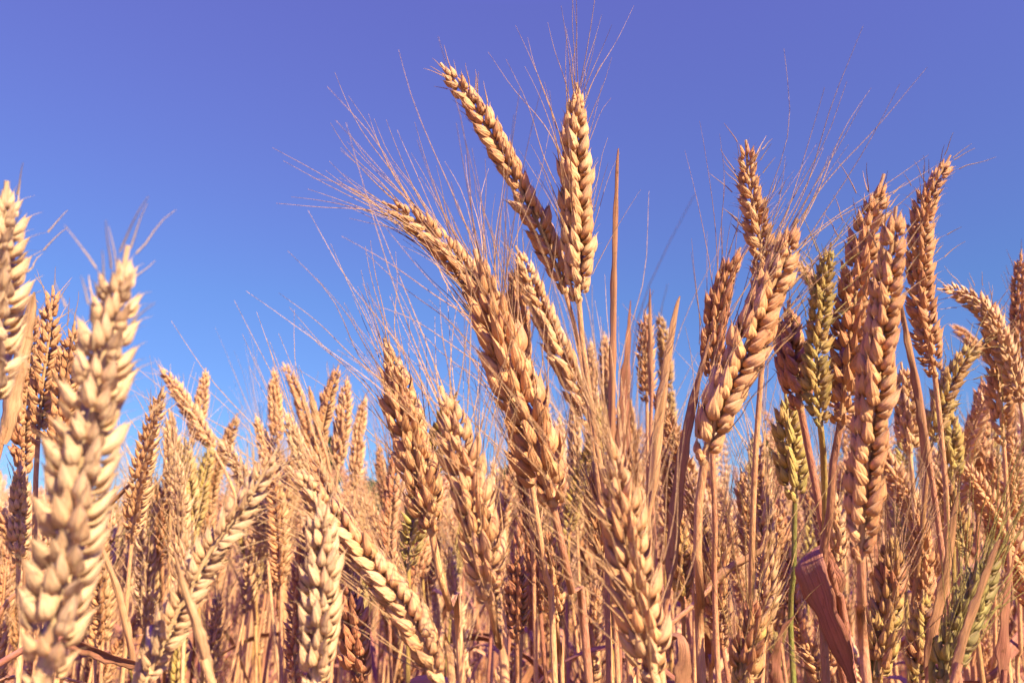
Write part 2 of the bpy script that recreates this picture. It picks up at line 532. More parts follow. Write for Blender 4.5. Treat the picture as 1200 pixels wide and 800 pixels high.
# ------------------------------------------------------------------ setting: ground
def noise_ground():
    mb = MB()
    g = np.r_[-1500, -400, -100, -30, np.linspace(-10, 10, 81), 30, 100, 400, 1500]
    gx, gy = np.meshgrid(g, g)
    z = 0.012 * np.sin(gx * 3.1 + np.sin(gy * 2.3)) * np.sin(gy * 2.7) * (np.abs(gx) < 11) * (np.abs(gy) < 11)
    mb.grid(np.stack([gx, gy, z - 0.012], -1), closed=False)
    m = bpy.data.materials.new('dry_soil')
    m.use_nodes = True
    nt = m.node_tree
    bs = nt.nodes['Principled BSDF']
    tc = nt.nodes.new('ShaderNodeTexCoord')
    nz = nt.nodes.new('ShaderNodeTexNoise'); nz.inputs['Scale'].default_value = 14; nz.inputs['Detail'].default_value = 8
    rp = nt.nodes.new('ShaderNodeValToRGB')
    rp.color_ramp.elements[0].position = 0.35; rp.color_ramp.elements[0].color = (0.07, 0.042, 0.025, 1)
    rp.color_ramp.elements[1].position = 0.7; rp.color_ramp.elements[1].color = (0.26, 0.16, 0.075, 1)
    nt.links.new(tc.outputs['Object'], nz.inputs['Vector']); nt.links.new(nz.outputs['Fac'], rp.inputs[0]); nt.links.new(rp.outputs[0], bs.inputs['Base Color'])
    bp = nt.nodes.new('ShaderNodeBump'); bp.inputs['Strength'].default_value = 0.8; bp.inputs['Distance'].default_value = 0.02
    nt.links.new(nz.outputs['Fac'], bp.inputs['Height']); nt.links.new(bp.outputs[0], bs.inputs['Normal'])
    bs.inputs['Roughness'].default_value = 0.95
    o = mesh_obj('ground', mb.mesh('ground', m))
    o['kind'] = 'structure'
noise_ground()

# ------------------------------------------------------------------ far trees
def tree_materials():
    ms = []
    for name, c0, c1 in (('tree_foliage', (0.018, 0.045, 0.02), (0.06, 0.10, 0.035)), ('tree_bark', (0.06, 0.045, 0.03), (0.14, 0.10, 0.07))):
        m = bpy.data.materials.new(name); m.use_nodes = True
        nt = m.node_tree; bs = nt.nodes['Principled BSDF']
        tc = nt.nodes.new('ShaderNodeTexCoord'); nz = nt.nodes.new('ShaderNodeTexNoise'); nz.inputs['Scale'].default_value = 1.3
        rp = nt.nodes.new('ShaderNodeValToRGB')
        rp.color_ramp.elements[0].position = 0.4; rp.color_ramp.elements[0].color = (*c0, 1)
        rp.color_ramp.elements[1].position = 0.62; rp.color_ramp.elements[1].color = (*c1, 1)
        nt.links.new(tc.outputs['Object'], nz.inputs['Vector']); nt.links.new(nz.outputs['Fac'], rp.inputs[0]); nt.links.new(rp.outputs[0], bs.inputs['Base Color'])
        bs.inputs['Roughness'].default_value = 0.8
        ms.append(m)
    return ms
FOL, BARK = tree_materials()
def leaf_cloud(mb, pts, size, rng):
    n = len(pts)
    a = rng.normal(size=(n, 3)); a /= np.linalg.norm(a, axis=1)[:, None]
    b = rng.normal(size=(n, 3)); b -= a * np.sum(a * b, 1)[:, None]; b /= np.linalg.norm(b, axis=1)[:, None]
    s = size * rng.uniform(0.6, 1.4, (n, 1))
    Q = np.stack([pts - a * s, pts - b * s * .6, pts + a * s, pts + b * s * .6], 1)
    mb.v.append(Q.reshape(-1, 3)); mb.f.append(np.arange(n * 4).reshape(n, 4) + mb.n)
    mb.uv.append(np.tile([[0, 0], [1, 0], [1, 1], [0, 1]], (n, 1)).astype(float)); mb.n += n * 4
def tree(x, yt, d, width_px, label, conifer, seed):
    rng = np.random.default_rng(seed)
    top = at(x, yt, d)
    H = top[2]; Wd = width_px / FPX * d / 2
    t = thing('tree', label, 'tree', (top[0], top[1], 0), 'trees beyond the far edge of the field')
    tb = MB()
    tube(tb, spline([(0, 0, 0), (.1, 0, H * .5), (0, 0, H * .92)], 8), np.linspace(.035 * H, .006 * H, 8), 8)
    for i in range(14):
        z = H * rng.uniform(.25, .8); a = rng.uniform(0, 6.28); l = Wd * (.9 if not conifer else .9 * (1 - z / H))
        tube(tb, spline([(0, 0, z), (l * .5 * math.cos(a), l * .5 * math.sin(a), z + .03 * H), (l * math.cos(a), l * math.sin(a), z + .06 * H)], 5), np.linspace(.012 * H, .003 * H, 5), 5)
    mesh_obj('trunk', tb.mesh('trunk', BARK), t)
    cb = MB()
    cl = []
    for i in range(70 if not conifer else 60):
        if conifer:
            z = rng.uniform(.12, .98) ** 0.9; r = Wd * (1.02 - z) * rng.uniform(.5, 1.1)
            a = rng.uniform(0, 6.28); c = np.array([r * math.cos(a), r * math.sin(a), z * H]); s = Wd * .32 * (1.15 - z)
        else:
            v = nrm(rng.normal(size=3)) * rng.uniform(.3, 1.0) ** .5
            c = np.array([v[0] * Wd * .85, v[1] * Wd * .85, H * (.60 + .36 * v[2])]); s = Wd * rng.uniform(.16, .34)
        cl.append(c + rng.normal(size=(90, 3)) * s * .55)
    leaf_cloud(cb, np.vstack(cl), .045 * H if not conifer else .03 * H, rng)
    mesh_obj('crown', cb.mesh('crown', FOL), t)
tree(388, 512, 95, 44, 'dark conifer showing between golden ears beneath the pair of nodding ears', True, 1)
tree(428, 556, 105, 46, 'dark rounded tree below the gap beside the shaded bearded ear', False, 2)
tree(900, 500, 90, 40, 'dark tree seen through the gap under the reddish shaded ear', True, 3)
tree(596, 548, 110, 50, 'small dark tree almost hidden behind the central bearded ears', False, 4)
def treeline():
    rng = np.random.default_rng(9)
    mb = MB()
    cl = []
    for i in range(260):
        x = -130 + i * 1.0 + rng.normal(0, .6); y = 150 + rng.normal(0, 7)
        h = 4.2 + 1.6 * math.sin(i * .21) + 1.2 * math.sin(i * .57 + 1) + rng.uniform(-.6, .6)
        for k in range(5):
            cl.append(np.array([x, y, h * (k + .6) / 5.2]) + rng.normal(size=(34, 3)) * .62)
    leaf_cloud(mb, np.vstack(cl), .34, rng)
    o = mesh_obj('distant_woods', mb.mesh('distant_woods', FOL))
    o['kind'] = 'stuff'; o['label'] = 'low dark wood along the far edge of the wheat field'; o['category'] = 'woods'
treeline()

# ------------------------------------------------------------------ the wheat stalks in front, one by one
FRONT = 'wheat stalks standing in the front rows'
STYLE = {'s': 'smooth', 't': 'tipped', 'b': 'bearded', 'p': 'plump', 'q': 'plump'}
LOGS = []
def build_stalk(label, pts, width, d0, d1, roll, style, tint, stem, seed, hero=True, awn=55, splay=0.5, dens=0.85, stint=None, r=1.35, group=FRONT, leaf=None, dstem=None, lean=0.0):
    """pts: image points tip -> base of the ear, d0/d1 distance at tip/base; stem: further image points downwards."""
    rng = np.random.default_rng(seed)
    bearded = style in 'bq'
    style = STYLE[style]
    n = len(pts)
    ds = np.linspace(d0, d1, n)
    E = np.array([at(x, y, d) for (x, y), d in zip(pts, ds)])
    dm = (d0 + d1) / 2
    scale = 0.90 * width / FPX * dm / ({'smooth': 12.0, 'tipped': 13.4, 'bearded': 11.8, 'plump': 12.0}[style] * mm)
    path = spline(E[::-1], 30)                       # base -> tip
    L = np.sum(np.linalg.norm(np.diff(path, axis=0), axis=1))
    LOGS.append((label[:40], round(L * 100, 1), round(scale, 2)))
    # stem, from the ear's foot to the ground
    de = d1 if dstem is None else dstem
    S = [path[1], path[0]] + [at(x, y, d1 + (de - d1) * (i + 1) / len(stem)) for i, (x, y) in enumerate(stem)]
    last, prev = S[-1], S[-2]
    v = nrm(last - prev); v = nrm(v * [0.5, 0.5, 1] + [0, 0, -0.15])
    v = np.array([v[0], max(v[1], -0.02) , min(v[2], -0.25)])
    k = last[2] / -v[2]
    g = last + v * k * np.array([0.45, 0.45, 1.0])
    mid = (last * 0.55 + g * 0.45) + np.array([v[0] * 0.05, 0, 0])
    S = S + [mid, np.array([g[0], g[1], 0.0])]
    base = S[-1]
    root = thing('wheat_stalk', label, 'wheat', base, group)
    sp = spline(S, 54) - base
    mb = MB()
    stem_into(mb, sp, r * 0.72 * mm, r * 1.25 * mm, 10, node=(0.55, 0.8))
    st = tint if stint is None else stint
    mesh_obj('stem', mb.mesh('stem', STEM), root, st)
    view = nrm(path.mean(0) - C_)
    t0 = nrm(path[-1] - path[0])
    side = nrm(np.cross(t0, view))
    up2 = np.cross(t0, side)
    side = side * math.cos(rad(roll)) + up2 * math.sin(rad(roll))
    lod = 0 if hero else 1
    lay, P, T = ear_layout(path - base, side, scale, style, rng, lod)
    mb = MB()
    zig = P.copy()
    tube(mb, zig, np.linspace(1.05, 0.55, len(P)) * mm * scale, 7)
    collar = spline([P[0] - T[0] * 1.6 * mm, P[0] + T[0] * 2.5 * mm], 6)
    tube(mb, collar, np.array([0.9, 1.25, 1.5, 1.5, 1.3, 0.9]) * mm * scale * 0.95, 9)
    if hero:
        ear = mesh_obj('ear', mb.mesh('ear', HUSK), root, min(1, max(0, tint)))
        for M, kk, f in lay:
            mesh_obj('spikelet', SPK_MESH[style][kk], ear, min(1, max(0, tint + rng.normal(0, 0.045) + (0.05 if tint > .55 else 0.0) * (0.5 - f))), M)
    else:
        for M, kk, f in lay:
            mb.add(SPK[style, lod][kk][0], M)
        ear = mesh_obj('ear', mb.mesh('ear', HUSK), root, tint)
    Tax = lambda f: nrm(T[min(59, int(f * 58))] * 0.75 + T[-1] * 0.25 + X_ * lean)
    if bearded:
        ab = MB()
        awns_into(ab, lay, style, lod, rng, awn * mm, splay, Tax, dens)
        mesh_obj('beard', ab.mesh('beard', AWN), ear, tint + 0.04 if tint < .6 else tint - .06)
    elif style == 'tipped' or rng.random() < 0.6:
        ab = MB()
        top = [q for q in lay if q[2] > (0.45 if style == 'tipped' else 0.72)]
        awns_into(ab, top, style, lod, rng, (11 if style == 'tipped' else 9) * mm, 0.55, Tax, 0.4, r0=0.24 * mm, seg=5)
        if ab.n:
            mesh_obj('awn_tips', ab.mesh('awn_tips', AWN), ear, tint)
    if leaf:
        lp, wd, tw, lt = leaf[:4]
        lb = MB()
        Q = [at(x, y, d) - base for x, y, d in lp]
        leaf_into(lb, Q, X_, wd * mm, tw, fold=leaf[4] if len(leaf) > 4 else 0.35, curl=leaf[5] if len(leaf) > 5 else 0)
        mesh_obj('leaf', lb.mesh('leaf', LEAF), root, lt)
    return root

H = build_stalk
# --- the cluster in the middle
H('tallest upright bearded ear, top of the central cluster', [(676, 97), (674, 170), (676, 250), (678, 352)], 45, .320, .325, 34, 'q', .24, [(680, 380), (692, 470), (706, 560), (722, 660), (738, 790)], 1, awn=52, splay=.42, dens=.5, r=1.5, stint=.33)
H('long smooth ear leaning left across the sky beside the tallest bearded ear', [(516, 74), (556, 126), (596, 196), (630, 262), (664, 342)], 38, .330, .340, 12, 'p', .30, [(674, 385), (688, 460), (700, 560), (716, 680), (724, 790)], 2, r=1.3, stint=.38)
H('slim bearded ear reaching up and left from behind the broad central ear', [(448, 236), (490, 262), (530, 300), (566, 350), (590, 420)], 40, .295, .30, 30, 'b', .27, [(606, 480), (622, 560), (640, 680), (650, 790)], 3, awn=44, splay=.28, dens=.8)
H('broad bearded ear slanting down the centre under crossing awns', [(556, 292), (578, 372), (604, 450), (630, 530), (648, 588)], 74, .245, .25, 72, 'b', .30, [(652, 605), (668, 690), (690, 795)], 4, awn=60, splay=.5, dens=1.0, r=1.6, stint=.45)
H('pale greenish based ear leaning behind the tallest ear\'s stem', [(604, 288), (636, 366), (664, 430), (694, 500)], 36, .385, .385, 20, 's', .20, [(706, 540), (728, 640), (742, 790)], 5)
H('small upright ear half hidden between broad central ear and pale leaning ear', [(606, 300), (606, 350), (612, 420)], 34, .40, .40, 80, 'b', .36, [(616, 470), (622, 600), (628, 790)], 6, awn=40, dens=.4)
H('bearded ear with shaded top and long awns flung left', [(450, 396), (470, 470), (490, 548), (506, 622)], 54, .255, .25, 66, 'b', .27, [(511, 650), (525, 720), (541, 796)], 7, awn=46, splay=.36, dens=.6, r=1.5, lean=-.25)
H('bearded ear hanging over the lower middle with a bare collar beneath', [(516, 452), (540, 530), (560, 616), (574, 706)], 58, .225, .22, 58, 'b', .25, [(577, 722), (584, 760), (592, 800)], 8, awn=58, splay=.5, dens=.7, r=1.6)
H('shaggy bearded ear low in the middle under a thicket of awns', [(712, 500), (726, 580), (744, 680), (768, 800)], 62, .205, .20, 60, 'b', .22, [(780, 860)], 9, awn=66, splay=.6, dens=1.0, r=1.6)
# --- the clusters to the right
H('bearded ear with plump lower grains leaning right on an orange stem', [(934, 256), (908, 328), (872, 412), (842, 482), (824, 540)], 58, .255, .255, 14, 'q', .30, [(821, 556), (817, 640), (822, 720), (822, 800)], 10, awn=54, splay=.2, dens=0.75, r=1.75, stint=.33, lean=.33)
H('upright blunt ear rising behind the bearded ear with plump grains', [(874, 164), (878, 215), (888, 270), (898, 330), (896, 390)], 38, .305, .31, 28, 't', .28, [(892, 440), (884, 560), (880, 700), (880, 800)], 11)
H('flat reddish ear glowing behind the bearded ear with plump grains', [(868, 290), (850, 330), (838, 380), (834, 440)], 36, .335, .335, 84, 'b', .42, [(834, 500), (838, 620), (842, 800)], 12, awn=60, splay=.3, dens=.3)
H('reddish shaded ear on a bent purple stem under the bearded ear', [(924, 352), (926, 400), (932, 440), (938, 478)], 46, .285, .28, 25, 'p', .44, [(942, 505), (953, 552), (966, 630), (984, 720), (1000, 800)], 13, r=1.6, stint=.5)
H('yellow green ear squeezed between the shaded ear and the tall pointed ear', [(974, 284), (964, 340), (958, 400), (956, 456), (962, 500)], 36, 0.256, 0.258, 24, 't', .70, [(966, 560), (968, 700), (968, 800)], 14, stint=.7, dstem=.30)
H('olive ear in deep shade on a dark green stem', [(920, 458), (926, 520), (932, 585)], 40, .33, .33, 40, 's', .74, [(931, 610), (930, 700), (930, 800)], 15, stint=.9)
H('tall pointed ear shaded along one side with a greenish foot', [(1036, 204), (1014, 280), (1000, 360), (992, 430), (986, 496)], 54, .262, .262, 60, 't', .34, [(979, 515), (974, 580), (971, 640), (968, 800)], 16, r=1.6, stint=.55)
H('longest ear with a column of plump grains down its lit side', [(1050, 242), (1040, 330), (1028, 430), (1016, 540), (1008, 656)], 52, .232, .235, 22, 'p', .30, [(1008, 680), (1012, 740), (1016, 800)], 17, r=1.7, stint=.42)
H('ear bending right at its tip above the arching ear', [(1114, 182), (1086, 236), (1077, 310), (1084, 380), (1096, 440)], 36, .335, .34, 52, 't', .33, [(1102, 500), (1110, 600), (1116, 800)], 18)
H('pale arching ear nodding left against the sky', [(1098, 338), (1130, 346), (1160, 374), (1180, 418), (1196, 470)], 30, .39, .39, 64, 't', .16, [(1203, 520), (1208, 620), (1212, 800)], 19)
H('short tufted ear behind the pale arching ear', [(1156, 346), (1163, 390), (1170, 450), (1176, 520)], 34, .40, .40, 20, 't', .30, [(1180, 580), (1184, 700), (1184, 800)], 20)
H('lone brown ear rising at the far edge beyond the arching ear', [(1197, 292), (1193, 340), (1194, 410), (1197, 470)], 24, .47, .47, 80, 't', .42, [(1200, 560), (1202, 700)], 21)
H('yellow green ear leaning right below the arching ear', [(1152, 396), (1128, 424), (1104, 470), (1090, 522)], 32, .375, .375, 22, 't', .66, [(1086, 560), (1078, 660), (1074, 800)], 22, stint=.6)
H('green grained ear standing under the leaning yellow green ear', [(1112, 476), (1114, 512), (1116, 560)], 30, .40, .40, 30, 's', .70, [(1117, 610), (1118, 700), (1118, 800)], 23, stint=.7)
H('stubby golden ear with green lower grains below the green grained ear', [(1100, 552), (1114, 590), (1132, 650)], 28, .36, .36, 15, 's', .62, [(1138, 690), (1146, 740), (1152, 800)], 24)
H('pale ear in the gap beside the longest ear\'s plump grains', [(1056, 424), (1062, 470), (1066, 530)], 32, .40, .40, 50, 's', .18, [(1070, 570), (1076, 680), (1080, 800)], 25)
H('pale green bearded ear low beside the foot of the longest ear', [(1046, 618), (1044, 680), (1036, 740), (1028, 798)], 42, .255, .25, 68, 'b', .60, [(1024, 840)], 26, awn=58, splay=.35, dens=.7, stint=.8)
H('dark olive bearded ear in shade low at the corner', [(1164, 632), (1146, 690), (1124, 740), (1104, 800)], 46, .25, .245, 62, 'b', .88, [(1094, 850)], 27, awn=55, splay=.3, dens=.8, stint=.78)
H('feathery pale green bearded ear low beside the orange stem', [(886, 690), (880, 740), (870, 800)], 44, .245, .24, 70, 'b', .56, [(862, 860)], 28, awn=62, splay=.45, dens=.8, stint=.7)
H('small golden ear tip poking up below the drooping purple leaf', [(946, 744), (956, 780), (968, 830)], 30, .29, .29, 20, 't', .24, [(976, 880)], 29)
H('pointed golden ear between the orange stem and the olive ear', [(868, 548), (876, 600), (884, 660)], 30, .42, .42, 60, 't', .24, [(888, 710), (892, 800)], 30)
# --- bearded and smooth ears filling the lower middle, a little further in
H('bearded ear low between the bare collared ear and the shaggy low ear', [(640, 616), (646, 670), (652, 726)], 32, .37, .37, 60, 'b', .26, [(656, 770), (660, 830)], 90, awn=56, splay=.4, dens=.8)
H('bearded ear just behind the shaggy low ear', [(694, 540), (700, 600), (708, 664)], 33, .36, .36, 64, 'b', .34, [(712, 720), (718, 830)], 91, awn=58, splay=.4, dens=.8)
H('yellowish ear between the shaggy low ear and the orange stem', [(796, 600), (798, 650), (800, 706)], 28, .40, .40, 40, 's', .60, [(802, 760), (804, 830)], 92)
H('bearded ear standing behind the orange stem low down', [(846, 606), (842, 660), (838, 720)], 30, .39, .39, 66, 'b', .24, [(836, 780), (834, 830)], 93, awn=56, splay=.4, dens=.8)
H('smooth golden ear behind the feathery pale green ear', [(912, 596), (908, 640), (904, 690)], 27, .42, .42, 50, 's', .26, [(902, 740), (900, 830)], 94)
H('pale bearded ear between the drooping purple leaf and the longest ear', [(972, 560), (976, 610), (982, 660)], 30, .38, .38, 60, 'b', .16, [(986, 720), (990, 830)], 95, awn=52, splay=.4, dens=.7)
H('golden bearded ear right of the longest ear\'s foot', [(1076, 596), (1080, 650), (1082, 706)], 31, .38, .38, 62, 'b', .28, [(1084, 760), (1084, 830)], 96, awn=56, splay=.4, dens=.8)
H('yellow green ear low between the pale green bearded ear and the olive one', [(1082, 690), (1080, 740), (1074, 800)], 32, .34, .34, 40, 's', .66, [(1072, 850)], 97)
H('rusty ear in the shade under the broad central ear', [(604, 640), (606, 690), (606, 748)], 31, .38, .38, 50, 's', .44, [(606, 800), (606, 850)], 98)
# --- the big ears to the left
H('huge pale tipped ear close to the lens, largest of all', [(150, 288), (134, 370), (112, 460), (92, 570), (72, 690), (50, 810)], 90, .160, .150, 55, 't', .0, [(40, 870)], 31, r=1.9)
H('huge pale ear cut off by the edge of the photo', [(8, 212), (2, 300), (-8, 400), (-14, 480)], 72, .190, .19, 62, 't', .0, [(-16, 540), (-20, 700)], 32, r=1.8)
H('golden braided ear behind the huge pale ear', [(62, 334), (58, 390), (50, 450), (44, 520)], 32, .335, .335, 16, 't', .28, [(42, 560), (40, 680), (40, 800)], 33)
H('brown ear half hidden by the straw blade at the edge', [(40, 362), (34, 420), (28, 490), (26, 560)], 30, .38, .38, 30, 's', .36, [(24, 620), (22, 800)], 34)
H('shaggy ear tucked behind the shoulder of the huge pale ear', [(88, 376), (80, 430), (72, 500), (68, 560)], 36, .32, .32, 60, 't', .30, [(66, 640), (66, 800)], 35)
H('big sunlit ear with open husks slanting down to the lower edge', [(326, 524), (290, 586), (250, 640), (208, 716), (170, 800)], 48, .212, .200, 16, 't', .08, [(150, 860)], 36, r=1.6)
H('pale upright ear low between two slanting ears', [(374, 578), (378, 650), (374, 730), (370, 810)], 54, .205, .20, 62, 's', .05, [(368, 870)], 37, r=1.7)
H('plump braided ear slanting down right from beneath the pale upright ear', [(338, 546), (392, 606), (440, 668), (480, 724), (516, 796)], 48, .228, .220, 10, 'q', .22, [(534, 850)], 38, awn=58, splay=.3, dens=.65)
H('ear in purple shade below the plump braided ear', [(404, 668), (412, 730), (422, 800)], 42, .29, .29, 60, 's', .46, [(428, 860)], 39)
H('pale slim ear at the edge beside the huge ear\'s foot', [(24, 540), (24, 600), (22, 660)], 28, .36, .36, 55, 's', .14, [(20, 720), (20, 800)], 40)
# --- the second row, softly out of focus
BACK = 'wheat stalks in the second row against the sky'
def B(label, pts, width, roll, style, tint, seed, stem=None, **k):
    d = 933 * 0.0128 / width
    x, y = pts[-1]
    px, py = pts[-2]
    if stem is None:
        sl = (x - px) / max(20, y - py)
        stem = [(x + sl * 40, y + 50), (x + sl * 70, y + 150), (x + sl * 80, 830)]
    H(label, pts, width, d, d, roll, style, tint, stem, seed, hero=False, group=BACK, r=1.3, **k)
B('ear nodding left over the row behind the slanting open husked ear', [(186, 428), (208, 458), (232, 496), (252, 530)], 21, 30, 's', .28, 51)
B('dense upright ear left of the nodding ear in the second row', [(192, 452), (178, 500), (166, 556), (154, 632)], 30, 60, 't', .25, 52, [(152, 660), (146, 740), (140, 830)])
B('short ear crossing behind the nodding ear', [(241, 431), (236, 470), (226, 520)], 19, 50, 's', .22, 53)
B('curved ear tip right of the nodding ear', [(278, 484), (266, 520), (250, 560), (246, 600)], 20, 40, 's', .26, 54)
B('pale ear close behind the dense upright ear', [(198, 478), (202, 530), (200, 590)], 24, 70, 's', .15, 55)
B('greenish ear low under the nodding ear', [(216, 512), (220, 560), (226, 612)], 24, 30, 's', .66, 56)
B('yellow green ear shaded beneath the curved ear tip', [(248, 520), (238, 566), (228, 620)], 22, 20, 's', .72, 57)
B('small straight ear with a blade stuck to its side', [(320, 430), (322, 470), (326, 520)], 19, 50, 's', .24, 58)
B('braided ear curving left beneath the long flung awns', [(331, 424), (346, 454), (358, 492), (366, 540)], 19, 10, 's', .34, 59)
B('plump ear leaning right in the second row', [(397, 428), (384, 470), (374, 520), (372, 560)], 23, 20, 's', .28, 60)
B('twin ear touching the plump right leaning ear', [(407, 440), (402, 490), (396, 550)], 21, 45, 's', .22, 61)
B('blunt ear beside the twin ears next to the shaded bearded ear', [(428, 462), (420, 510), (416, 570)], 19, 60, 's', .20, 62)
B('bearded slim ear pointing up left of the straight ear', [(299, 484), (308, 520), (318, 570)], 19, 60, 'b', .20, 63, awn=70, splay=.25, dens=.35)
B('yellowish thin ear in the small sky gap by the shaded bearded ear', [(443, 519), (448, 560), (456, 610)], 15, 40, 's', .55, 64)
B('pale leaning ear just behind the pale upright low ear', [(332, 478), (348, 520), (362, 570), (376, 620)], 24, 60, 's', .12, 65)
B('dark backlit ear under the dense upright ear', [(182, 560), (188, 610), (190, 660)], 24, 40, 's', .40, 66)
B('small ear seen beside the tall brown blade', [(708, 388), (710, 430), (712, 490)], 18, 60, 's', .24, 67)
B('shaded ear with sunlit tip between the brown blade and the pale blade', [(756, 362), (757, 410), (758, 470)], 25, 55, 't', .36, 68)
B('yellow tipped ear right behind the shaded ear with sunlit tip', [(772, 366), (778, 400), (782, 460)], 19, 35, 's', .60, 69)
B('pale ear low behind the tallest ear\'s stem', [(692, 396), (694, 440), (698, 500)], 17, 60, 's', .18, 70)
B('green grained ear below the tallest ear beside its stem', [(704, 470), (706, 520), (712, 590)], 26, 25, 's', .70, 71)
B('yellow ear standing low right of the tall brown blade', [(788, 452), (784, 500), (782, 560)], 20, 30, 's', .64, 72)
B('small ear between the arching ear and the leaning yellow green ear', [(1112, 380), (1132, 394), (1156, 422)], 15, 40, 's', .34, 73)
B('nodding pale ear beside the tall yellow green ear', [(930, 302), (948, 326), (968, 350)], 19, 60, 't', .18, 74, [(985, 400), (1000, 520), (1010, 800)])
B('golden ear in the gap below the pointed ear\'s shaded side', [(1018, 520), (985, 560), (980, 620)], 22, 40, 's', .22, 75)
B('rust coloured ear under the short tufted ear', [(1150, 440), (1150, 500), (1148, 560)], 25, 60, 's', .44, 76)
B('drooping rusty ear beside the green grained ear', [(1140, 490), (1148, 540), (1146, 600)], 26, 50, 's', .40, 77)
B('slender bearded ear near the corner below the tufted ear', [(1162, 520), (1166, 580), (1166, 640)], 27, 60, 'b', .30, 78, awn=45, dens=.4)
B('golden ear at the edge under the arching ear', [(1186, 500), (1188, 560), (1192, 630)], 28, 30, 't', .26, 79)

# --- loose blades: flag leaves that stand free of any ear in view
BLADES = 'dry leaf blades standing among the ears'
def blade(label, pts, width, twist, tint, fold=0.5, curl=0.0, side=None, below=None, tipsharp=0.9):
    P = [at(x, y, d) for x, y, d in pts]            # foot -> tip
    foot = P[0]
    g = np.array([foot[0] + random.uniform(-.03, .03), foot[1] + random.uniform(0, .05), 0.0])
    root = thing('leafy_stalk', label, 'wheat leaf', g, BLADES)
    mb = MB()
    v = nrm(P[0] - P[1])
    S = [foot + nrm(P[1] - P[0]) * .006, foot, foot + np.array([v[0] * .06, v[1] * .06, -.09]), (foot * .4 + g * .6), g]
    stem_into(mb, spline(S, 36) - g, 1.0 * mm, 1.7 * mm, 9, node=(.3, .7))
    mesh_obj('stem', mb.mesh('stem', STEM), root, min(.52, tint + .06))
    lb = MB()
    leaf_into(lb, [p - g for p in P], X_ if side is None else side, width * mm, twist, fold=fold, curl=curl, n=40, tipsharp=tipsharp)
    mesh_obj('leaf', lb.mesh('leaf', LEAF), root, tint)
blade('tall narrow brown blade upright beside the tallest bearded ear', [(716, 560, .325), (719, 430, .325), (721, 320, .325), (725, 174, .325)], 2.7, .5, .40, fold=.9, tipsharp=.5)
blade('pale pointed blade slanting up against the sky right of the brown blade', [(764, 590, .36), (776, 480, .36), (788, 400, .36), (797, 347, .36)], 5.2, .6, .20, fold=.8, tipsharp=.5)
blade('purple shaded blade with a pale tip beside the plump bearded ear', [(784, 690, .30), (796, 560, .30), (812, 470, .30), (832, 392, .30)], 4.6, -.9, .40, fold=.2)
blade('short dark blade behind the brown blade near the shaded ear', [(730, 540, .42), (733, 470, .42), (737, 410, .42), (739, 352, .42)], 8, 1.2, .50, fold=.3)
blade('thin needle blade rising above the yellow tipped ear', [(764, 470, .45), (763, 410, .45), (762, 338, .45)], 2.8, .4, .36, fold=.8)
blade('pale blade crossing the edge in front of the brown ear', [(2, 520, .27), (18, 440, .27), (32, 380, .27), (40, 342, .27)], 5.6, .4, .12, fold=.6, tipsharp=.6)
blade('slanting thin straw blade left of the slanting open husked ear', [(160, 800, .38), (140, 700, .38), (112, 620, .38), (106, 575, .38)], 3.2, .7, .22, fold=.6, tipsharp=1.8)
blade('crossed dry blade pointing up right beneath the dense upright ear', [(70, 650, .40), (100, 620, .40), (130, 590, .40), (162, 558, .40)], 3, .5, .36, fold=.7)
blade('dark broken straw lying low behind the huge pale ear', [(60, 736, .26), (90, 752, .26), (130, 768, .26), (182, 782, .26)], 4, .3, .50, fold=.8, tipsharp=.4)
blade('thin pale blade crossing the slanting open husked ear', [(246, 800, .190), (232, 740, .190), (216, 690, .190), (204, 646, .190)], 2.3, .4, .12, fold=.7, tipsharp=1.6)
blade('tiny upright blade between the curving and plump ears', [(374, 510, .5), (368, 480, .5), (362, 452, .5)], 5, .3, .26, fold=.5)
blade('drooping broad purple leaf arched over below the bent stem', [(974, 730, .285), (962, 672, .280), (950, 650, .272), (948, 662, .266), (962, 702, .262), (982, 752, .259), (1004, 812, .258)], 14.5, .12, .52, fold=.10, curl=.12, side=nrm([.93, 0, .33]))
blade('folded brown leaf low beside the shaggy ear', [(800, 860, .225), (802, 810, .225), (806, 770, .226), (803, 748, .228), (790, 742, .232), (774, 752, .236)], 5.5, .9, .42, fold=.6, tipsharp=.7)
blade('long straight pink blade slanting across the dark olive ear', [(1118, 800, .225), (1134, 740, .225), (1152, 690, .225), (1172, 632, .225)], 2.6, .3, .30, fold=.6, tipsharp=.4)
blade('long bent straw blade left of the dark olive ear', [(1088, 800, .28), (1096, 740, .28), (1112, 670, .28), (1124, 576, .28)], 4.2, .4, .28, fold=.6, tipsharp=.5)
blade('orange straw running down between the longest ear and the right bending ear', [(1092, 560, .31), (1078, 460, .31), (1066, 400, .31), (1056, 350, .31)], 3.6, .3, .38, fold=.8, tipsharp=.5)
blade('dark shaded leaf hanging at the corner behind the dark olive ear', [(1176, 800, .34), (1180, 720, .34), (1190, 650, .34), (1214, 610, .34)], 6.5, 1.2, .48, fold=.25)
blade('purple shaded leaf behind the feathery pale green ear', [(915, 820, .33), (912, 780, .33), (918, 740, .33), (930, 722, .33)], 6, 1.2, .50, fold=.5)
blade('curled brown straw crossing beside the orange stem', [(830, 690, .36), (860, 664, .36), (890, 648, .36), (906, 622, .36)], 4, .4, .34, fold=.7)

